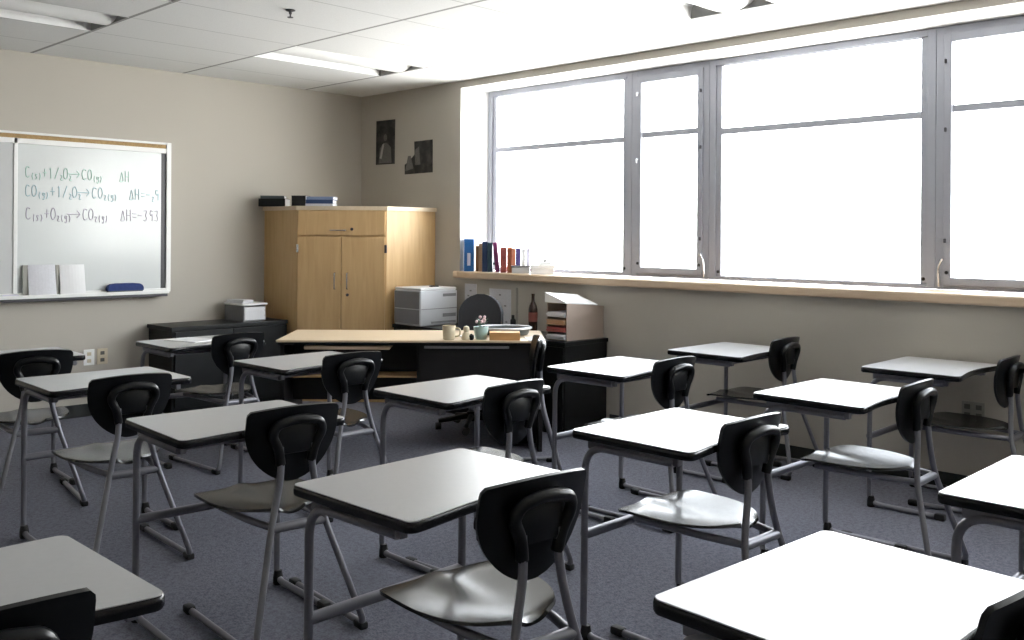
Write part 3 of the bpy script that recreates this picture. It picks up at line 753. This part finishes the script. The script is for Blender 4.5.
# ------------------------------------------------------------------ things on the window sill
SZ = 1.1372; SX = 5.755
RS = math.radians(43)
t = thing('ring_binder', 'tall royal blue binder at the left end of the window sill', 'binder', (SX - .035, 6.135, SZ), RS)
bm = NB(); box(bm, 0, .006, -.043, .043, 0, .285, .002); box(bm, .006, .10, -.043, -.039, 0, .285, .001); box(bm, .006, .10, .039, .043, 0, .285, .001); obj('cover', bm, 'blue', t)
bm = NB(); box(bm, .0065, .095, -.038, .038, .004, .275); obj('page_block', bm, 'paper', t)
bm = NB(); box(bm, -.0012, .0005, -.014, .014, .05, .16); obj('spine_label', bm, 'lilac', t)
G = 'books on the window sill'
def sbook(m, y, w, d, h, lab, lean=0.0, z=SZ, x=SX):
    return book('book', m, x, y, z, w, d, h, RS, lab, 'book', G, False, lean=lean)
sbook('brown', 6.068, .026, .10, .225, 'thin brown book next to the blue binder on the sill')
sbook('tan', 6.026, .028, .11, .245, 'tan book between the brown and the navy books on the sill')
sbook('navy', 5.970, .045, .12, .262, 'thick navy book on the sill, left of the slate one')
sbook('slate', 5.905, .042, .12, .255, 'dark slate-blue book on the sill, between navy book and plum book')
sbook('purple', 5.810, .036, .12, .255, 'plum coloured book leaning to the left on the sill', math.radians(-6), SZ + .003)
sbook('red', 5.742, .052, .12, .215, 'faded red book right of the leaning plum book on the sill')
sbook('rust', 5.668, .044, .12, .215, 'broad rust-red book on the sill, last one standing on the board itself')
t = thing('letter_tray', 'pale grey letter tray on the sill carrying the small books', 'tray', (SX, 5.535, SZ), RS)
bm = NB(); box(bm, 0, .15, -.075, .075, 0, .05, .004); obj('tray', bm, 'printer', t); bm = NB(); box(bm, -.004, .154, -.080, .080, .05, .064, .003); obj('lip', bm, 'printer_dark', t)
TZ0 = SZ + .0645
def tbook(m, off, w, h, lab):
    return sbook(m, 5.535 + off * math.cos(RS), w, .12, h, lab, 0, TZ0, SX - off * math.sin(RS) + .004)
tbook('rust', .062, .026, .145, 'narrow orange-red book standing on the letter tray')
tbook('violet', .026, .040, .148, 'indigo book standing on the letter tray')
tbook('paper', -.018, .034, .142, 'white book standing on the letter tray beside the indigo book')
tbook('lilac', -.058, .036, .145, 'pale lilac book at the right end of the letter tray')
t = thing('card_box', 'low white box on the sill right of the letter tray', 'box', (SX, 5.288, SZ), RS)
bm = NB(); box(bm, 0, .15, -.095, .095, 0, .060, .003); obj('body', bm, 'paper', t); bm = NB(); box(bm, -.004, .154, -.099, .099, .045, .078, .003); obj('lid', bm, 'white_metal', t)
t = thing('tape_dispenser', 'small dark-topped white dispenser on the white box on the sill', 'dispenser', (SX + .045, 5.300, SZ + .0785), RS)
bm = NB(); box(bm, -.02, .06, -.05, .05, 0, .024, .006); obj('body', bm, 'white_metal', t); bm = NB(); lathe(bm, [(.020, .024), (.020, .042), (.012, .044)], .02, 0, 16); obj('roll', bm, 'printer_dark', t, True)

# ------------------------------------------------------------------ whiteboard
BX0, BX1, BZ0, BZ1 = 1.22, 3.720, .965, 2.212
FY = WY - .035
wb = thing('whiteboard', 'wide wall-mounted whiteboard with cork strip, tray and chemical equations', 'whiteboard', (BX0, WY - .001, BZ0))
wdt, hgt = BX1 - BX0, BZ1 - BZ0
bm = NB(); box(bm, 0, wdt, -.012, 0, 0, hgt); obj('backing', bm, 'white_metal', wb)
bm = NB(); box(bm, 2.514 - BX0, wdt - .082, -.020, -.012, .03, hgt - .09); obj('main_panel', bm, 'board', wb)
bm = NB(); box(bm, .03, 2.486 - BX0, -.026, -.012, .03, hgt - .075); obj('left_panel', bm, 'board_grey', wb)
bm = NB(); box(bm, wdt - .082, wdt - .040, -.0205, -.012, .03, hgt - .09, .002); obj('dark_strip', bm, 'dark_strip', wb)  # dark strip painted in for the shadowed gap between panel and frame
bm = NB()
box(bm, wdt - .040, wdt, -.034, -.012, 0, hgt, .003); box(bm, 0, .03, -.034, -.012, 0, hgt, .003)
box(bm, 2.486 - BX0, 2.514 - BX0, -.034, -.012, .0, hgt - .05, .003)
box(bm, .03, wdt - .04, -.034, -.012, hgt - .090, hgt - .050, .003); box(bm, .03, wdt - .04, -.034, -.012, hgt - .018, hgt, .003)
obj('frame', bm, 'white_metal', wb)
bm = NB(); box(bm, .03, wdt - .045, -.027, -.012, hgt - .052, hgt - .017); obj('cork_strip', bm, 'cork', wb)
bm = NB(); box(bm, .0, wdt - .04, -.095, -.012, -.004, .008, .003); box(bm, .0, wdt - .04, -.098, -.088, -.012, .016, .004); box(bm, 0, wdt - .04, -.034, -.012, .0, .03, .002); obj('marker_tray', bm, 'white_metal', wb)
bm = NB(); box(bm, .0, wdt - .055, -.0985, -.002, -.034, -.0125, .004); obj('tray_underside', bm, 'dark_strip', wb)

# hand-written equations: every glyph is a set of strokes on a unit box
GL = {
 'C': [[(.9, .85), (.6, 1), (.25, .9), (.05, .5), (.2, .1), (.55, 0), (.9, .12)]],
 'O': [[(.5, 1), (.15, .85), (.02, .5), (.2, .1), (.5, 0), (.85, .15), (.98, .5), (.8, .88), (.5, 1)]],
 '(': [[(.6, 1.1), (.3, .6), (.6, -.1)]], ')': [[(.3, 1.1), (.6, .6), (.3, -.1)]],
 's': [[(.8, .85), (.4, 1), (.2, .75), (.7, .4), (.55, .05), (.15, .1)]],
 'g': [[(.8, .9), (.35, 1), (.15, .65), (.4, .4), (.8, .6), (.8, .95), (.8, .0), (.5, -.3), (.15, -.1)]],
 '+': [[(.5, .85), (.5, .15)], [(.1, .5), (.9, .5)]], '-': [[(.1, .5), (.9, .5)]], '=': [[(.1, .65), (.9, .65)], [(.1, .35), (.9, .35)]],
 '1': [[(.3, .8), (.55, 1), (.55, 0)]], '2': [[(.1, .8), (.45, 1), (.8, .75), (.1, 0), (.9, .02)]],
 '3': [[(.1, .9), (.6, 1), (.75, .75), (.35, .52), (.8, .3), (.55, 0), (.1, .08)]], '9': [[(.8, .9), (.35, 1), (.15, .65), (.5, .45), (.8, .7), (.75, 0)]],
 '/': [[(.1, 0), (.9, 1)]], '>': [[(-.6, .5), (1, .5)], [(.6, .8), (1, .5), (.6, .2)]],
 'D': [[(.05, .0), (.5, 1), (.95, 0), (.05, 0)]], 'H': [[(.1, 1), (.1, 0)], [(.9, 1), (.9, 0)], [(.1, .5), (.9, .5)]], ' ': [], '.': [[(.4, .0), (.5, .06)]],
}
def write(lines):
    for (x0, x1, zt, h, txt, ink, nm) in lines:
        bm = NB()
        # lower-case sub marks are smaller
        adv = [(.55 if c in 'sg()' else .5 if c == '2' else 1.5 if c == '>' else .9) for c in txt]; tot = sum(adv); k = (x1 - x0) / tot; x = x0
        for ci, (c, a) in enumerate(zip(txt, adv)):
            if c == ' ' and txt[ci - 1] != ' ' and len(bm.verts):
                obj(nm, bm, ink, wb); bm = NB()
            sub = c in 'sg()' or c == '2'; hh = h * (.48 if sub else 1); w_ = k * a * .78; zb = zt - h - (h * .12 if sub else 0)
            for st in GL[c]:
                pts = [Vector((x + p[0] * w_ + random.uniform(-.002, .002), -.0212, zb - (BZ0) + p[1] * hh)) for p in st]
                pts = fillet(pts, .02, 3) if len(pts) > 2 else pts
                tube(bm, pts, .0036, 5, True)
            x += k * a
        obj(nm, bm, ink, wb)
ox = BX0
write([(2.570 - ox, 3.375 - ox, 1.955, .085, 'C(s)+1/2O2>CO(g)   DH', 'ink_green', 'equation_line'),
       (2.570 - ox, 3.630 - ox, 1.815, .088, 'CO(g)+1/2O2>CO2(g)  DH=-29', 'ink_teal', 'equation_line'),
       (2.575 - ox, 3.630 - ox, 1.645, .092, 'C(s)+O2(g)>CO2(g)  DH=-393', 'ink_purple', 'equation_line')])

# open books leaning on the tray
def page(bm, x0, x1, z0, z1, ybot, ytop, bow):
    n = 8; rows = []
    for i in range(2):
        rows.append([Vector((x0 + (x1 - x0) * j / n, (ybot if i == 0 else ytop) - bow * math.sin(PI * j / n), z0 if i == 0 else z1)) for j in range(n + 1)])
    shell(bm, rows, -.010)
TZ = BZ0 + .0085
t = thing('open_book', 'open white book standing at the left on the whiteboard tray', 'book', (2.66, WY - .06, TZ), 0, 'open books on the whiteboard tray')
bm = NB(); page(bm, -.075, .125, 0, .235, -.020, .022, .012); obj('page_block', bm, 'paper_grey', t)
bm = NB(); page(bm, -.11, -.072, 0, .232, .0, .020, 0); obj('cover', bm, 'greyplate', t)
t = thing('open_book', 'open white book standing right of the other one on the whiteboard tray', 'book', (2.90, WY - .06, TZ), 0, 'open books on the whiteboard tray')
bm = NB(); page(bm, -.085, .105, 0, .232, -.018, .024, .012); obj('page_block', bm, 'paper', t)
bm = NB(); page(bm, -.108, -.086, 0, .230, .004, .022, 0); obj('cover', bm, 'greyplate', t)
t = thing('board_eraser', 'dark blue felt eraser on the right part of the whiteboard tray', 'eraser', (3.32, WY - .062, TZ))
bm = NB(); loft(bm, [[(s * .138, -.024 * q, z) for s, q in ((-1, 1), (1, 1), (1, -1), (-1, -1))] for s_, z in ((1, 0), (1, .016))]); obj('felt', bm, 'traydark', t)
bm = NB(); loft(bm, [[(a * f + .0, b * g_, z) for a, b in ((-.145, -.026), (.145, -.026), (.145, .026), (-.145, .026))] for f, g_, z in ((1, 1, .0162), (1, 1, .040), (.94, .95, .058), (.80, .85, .070), (.5, .6, .075))]); obj('grip', bm, 'bluefelt', t, True)
bm = NB(); lathe(bm, [(.008, 0), (.008, .10), (.006, .115)], seg=12)
for v in bm.verts: v.co = Vector((v.co.z, v.co.x, v.co.y + .008))
o = obj('marker', bm, 'lilac'); o.location = (2.40, WY - .065, TZ); tag(o, 'pale marker lying at the far left of the whiteboard tray', 'marker')

# ------------------------------------------------------------------ prints on the window wall
def wall_print(cy, cz, w_, h_, lab, tilt):
    t = thing('photo_print', lab, 'picture', (WX - .001, cy, cz)); t.rotation_euler.x = tilt
    bm = NB(); box(bm, -.003, .0, -w_ / 2, w_ / 2, -h_ / 2, h_ / 2); obj('paper', bm, 'photo', t); return t
# tall one: a light rounded blot low in the frame; wide one: pale figures at the left and a paler sky corner
t = wall_print(7.310, 2.345, .29, .425, 'tall black and white print on the wall near the corner', .01)
bm = NB()
lathe(bm, [(.03, 0), (.035, .0004)], 0, 0, 18)
for v in bm.verts: v.co = Vector((-.0034 - v.co.z, v.co.x * .8, v.co.y + .045))
loft(bm, [[(x, y_, z) for y_, z in ((.10, -.20), (.085, -.06), (.03, -.005), (-.02, -.005), (-.085, -.05), (-.10, -.20))] for x in (-.0032, -.0036)])
obj('pale_area', bm, 'photo_mid', t)
bm = NB(); loft(bm, [[(x, y_, z) for y_, z in ((.085, -.15), (.045, -.02), (.015, -.01), (.055, -.16))] for x in (-.0036, -.0040)]); obj('highlight', bm, 'photo_light', t)
t = wall_print(6.815, 2.175, .40, .300, 'wide black and white print with pale top left corner, right of the tall print', -.01)
bm = NB(); loft(bm, [[(x, y_, z) for y_, z in ((.20, .15), (.06, .15), (.055, .03), (.12, -.02), (.20, -.06))] for x in (-.0032, -.0036)]); obj('pale_corner', bm, 'wall', t)
bm = NB(); loft(bm, [[(x, y_, z) for y_, z in ((.19, -.12), (.15, .02), (.11, .02), (.07, -.10))] for x in (-.0036, -.0040)]); obj('figure_area', bm, 'photo_mid', t)
bm = NB(); loft(bm, [[(x, y_, z) for y_, z in ((.05, -.07), (.045, .07), (-.01, .10), (-.03, -.07))] for x in (-.0036, -.0040)]); obj('mid_area', bm, 'photo_mid', t)

# ------------------------------------------------------------------ outlets
def outlet(name, x, y, z, w_, h_, rz, m, lab, gangs):
    t = thing(name, lab, 'outlet', (x, y, z), rz)
    bm = NB(); box(bm, -w_ / 2, w_ / 2, -.008, 0, -h_ / 2, h_ / 2, .003); obj('plate', bm, m, t)
    for k in range(gangs):
        xx = (k - (gangs - 1) / 2) * w_ / gangs
        for s in (-1, 1):
            bm = NB(); box(bm, xx - .016, xx + .016, -.0105, -.0078, s * h_ * .22 - .014, s * h_ * .22 + .014, .002); obj('socket', bm, 'slot' if m == 'greyplate' else 'almond' if m == 'white_metal' else 'slot', t)
outlet('wall_outlet', 3.060, WY, .465, .085, .125, 0, 'white_metal', 'white wall outlet below the whiteboard, left one of two', 1)
outlet('wall_outlet', 3.165, WY, .465, .085, .125, 0, 'almond', 'almond coloured wall outlet right of the white one below the whiteboard', 1)
outlet('wall_outlet', WX, 1.915, .472, .125, .108, -PI / 2, 'greyplate', 'double-width grey wall outlet low under the windows at right', 2)

# ------------------------------------------------------------------ ceiling light fixtures (switched off) and sprinkler
labs = ['recessed ceiling light nearest the room corner, its bright side facing the whiteboard wall', 'recessed ceiling light at the top left, next to the whiteboard wall', 'recessed ceiling light mostly cut off by the top edge, left part of the ceiling', 'recessed ceiling light next to the windows at the top edge']
for (x0, x1, y0, y1), lab in zip(FIX, labs):
    cx, cy = (x0 + x1) / 2, (y0 + y1) / 2; hx, hy = (x1 - x0) / 2 - .001, (y1 - y0) / 2 - .001
    t = thing('ceiling_light', lab, 'ceiling light', (cx, cy, CH), 0, 'recessed ceiling lights')
    dep = .13
    bm = NB()   # curved white trough running along x
    prof = [(-hy, 0)] + [(-hy * math.cos(PI * k / 14), .015 + dep * math.sin(PI * k / 14) ** .55) for k in range(1, 14)] + [(hy, 0)]
    rows = [[Vector((sx * hx, y_, z)) for y_, z in prof] for sx in (-1, 1)]
    shell(bm, rows, .006); obj('trough', bm, 'fixture', t)
    for s in (-1, 1):
        bm = NB(); loft(bm, [[(s * (hx - q), y_, z) for y_, z in prof] for q in (0, .006)]); obj('end_plate', bm, 'fixture_end', t)
    bm = NB()   # round-bellied lamp basket hanging to just below the ceiling line
    pb = [(-.165 * math.cos(PI * k / 16), .080 - .078 * math.sin(PI * k / 16)) for k in range(17)]
    rows = [[Vector((sx * (hx - .008), y_, z)) for y_, z in pb] for sx in (-1, 1)]
    shell(bm, rows, .004); obj('lamp_basket', bm, 'fixture', t, True)
t = thing('sprinkler_head', 'small dark sprinkler head hanging from the ceiling tiles', 'sprinkler', (3.20, 5.04, CH))
bm = NB(); lathe(bm, [(.030, 0), (.030, -.005), (.015, -.010), (.009, -.012), (.009, -.026)], seg=16); obj('escutcheon', bm, 'dark_strip', t, True)
bm = NB(); lathe(bm, [(.005, -.026), (.005, -.042), (.018, -.044), (.018, -.047), (.003, -.049)], seg=16); obj('deflector', bm, 'dark_strip', t, True)

# ------------------------------------------------------------------ daylight
W = bpy.data.worlds.new('overcast_sky'); bpy.context.scene.world = W; W.use_nodes = True
nt = W.node_tree; bg = nt.nodes['Background']
tc = nt.nodes.new('ShaderNodeTexCoord'); sp = nt.nodes.new('ShaderNodeSeparateXYZ'); nt.links.new(tc.outputs['Generated'], sp.inputs[0])
rp = nt.nodes.new('ShaderNodeValToRGB'); mr = nt.nodes.new('ShaderNodeMapRange'); mr.inputs['From Min'].default_value = -1
nt.links.new(sp.outputs[2], mr.inputs['Value']); nt.links.new(mr.outputs['Result'], rp.inputs['Fac'])
rp.color_ramp.elements[0].position = .0; rp.color_ramp.elements[0].color = (.70, .69, .675, 1)      # bright lower half, added as ground light to brighten the ceiling
rp.color_ramp.elements[1].position = 1.0; rp.color_ramp.elements[1].color = (.20, .22, .26, 1)
for p_, c_ in ((.49, (1.0, .99, .97, 1)), (.56, (1.0, 1.0, 1.0, 1)), (.66, (.80, .83, .88, 1)), (.80, (.36, .385, .43, 1))):
    e_ = rp.color_ramp.elements.new(p_); e_.color = c_
nt.links.new(rp.outputs['Color'], bg.inputs['Color']); bg.inputs['Strength'].default_value = 10.5

# ------------------------------------------------------------------ camera
cd = bpy.data.cameras.new('camera'); cam = bpy.data.objects.new('camera', cd); COL.objects.link(cam)
cam.location = (0, 0, 1.45)
cd.sensor_fit = 'HORIZONTAL'; cd.sensor_width = 36.0; cd.lens = 953.58 / 1024 * 36
cd.shift_y = -(320 - 236) / 1024; cd.shift_x = -.0005
yaw = .7960
cam.matrix_world = Matrix.Translation((0, 0, 1.45)) @ Matrix.Rotation(-yaw, 4, 'Z') @ Matrix.Rotation(PI / 2, 4, 'X') @ Matrix.Rotation(.0065, 4, 'Z')
cd.clip_start = .05
sc = bpy.context.scene; sc.camera = cam
sc.view_settings.view_transform = 'Standard'; sc.view_settings.look = 'None'
sc.view_settings.exposure = 1.0; sc.view_settings.gamma = 1.0; sc.view_settings.use_curve_mapping = False
sc.cycles.max_bounces = 10; sc.cycles.diffuse_bounces = 6; sc.cycles.glossy_bounces = 4; sc.cycles.transparent_max_bounces = 12
sc.cycles.use_denoising = True
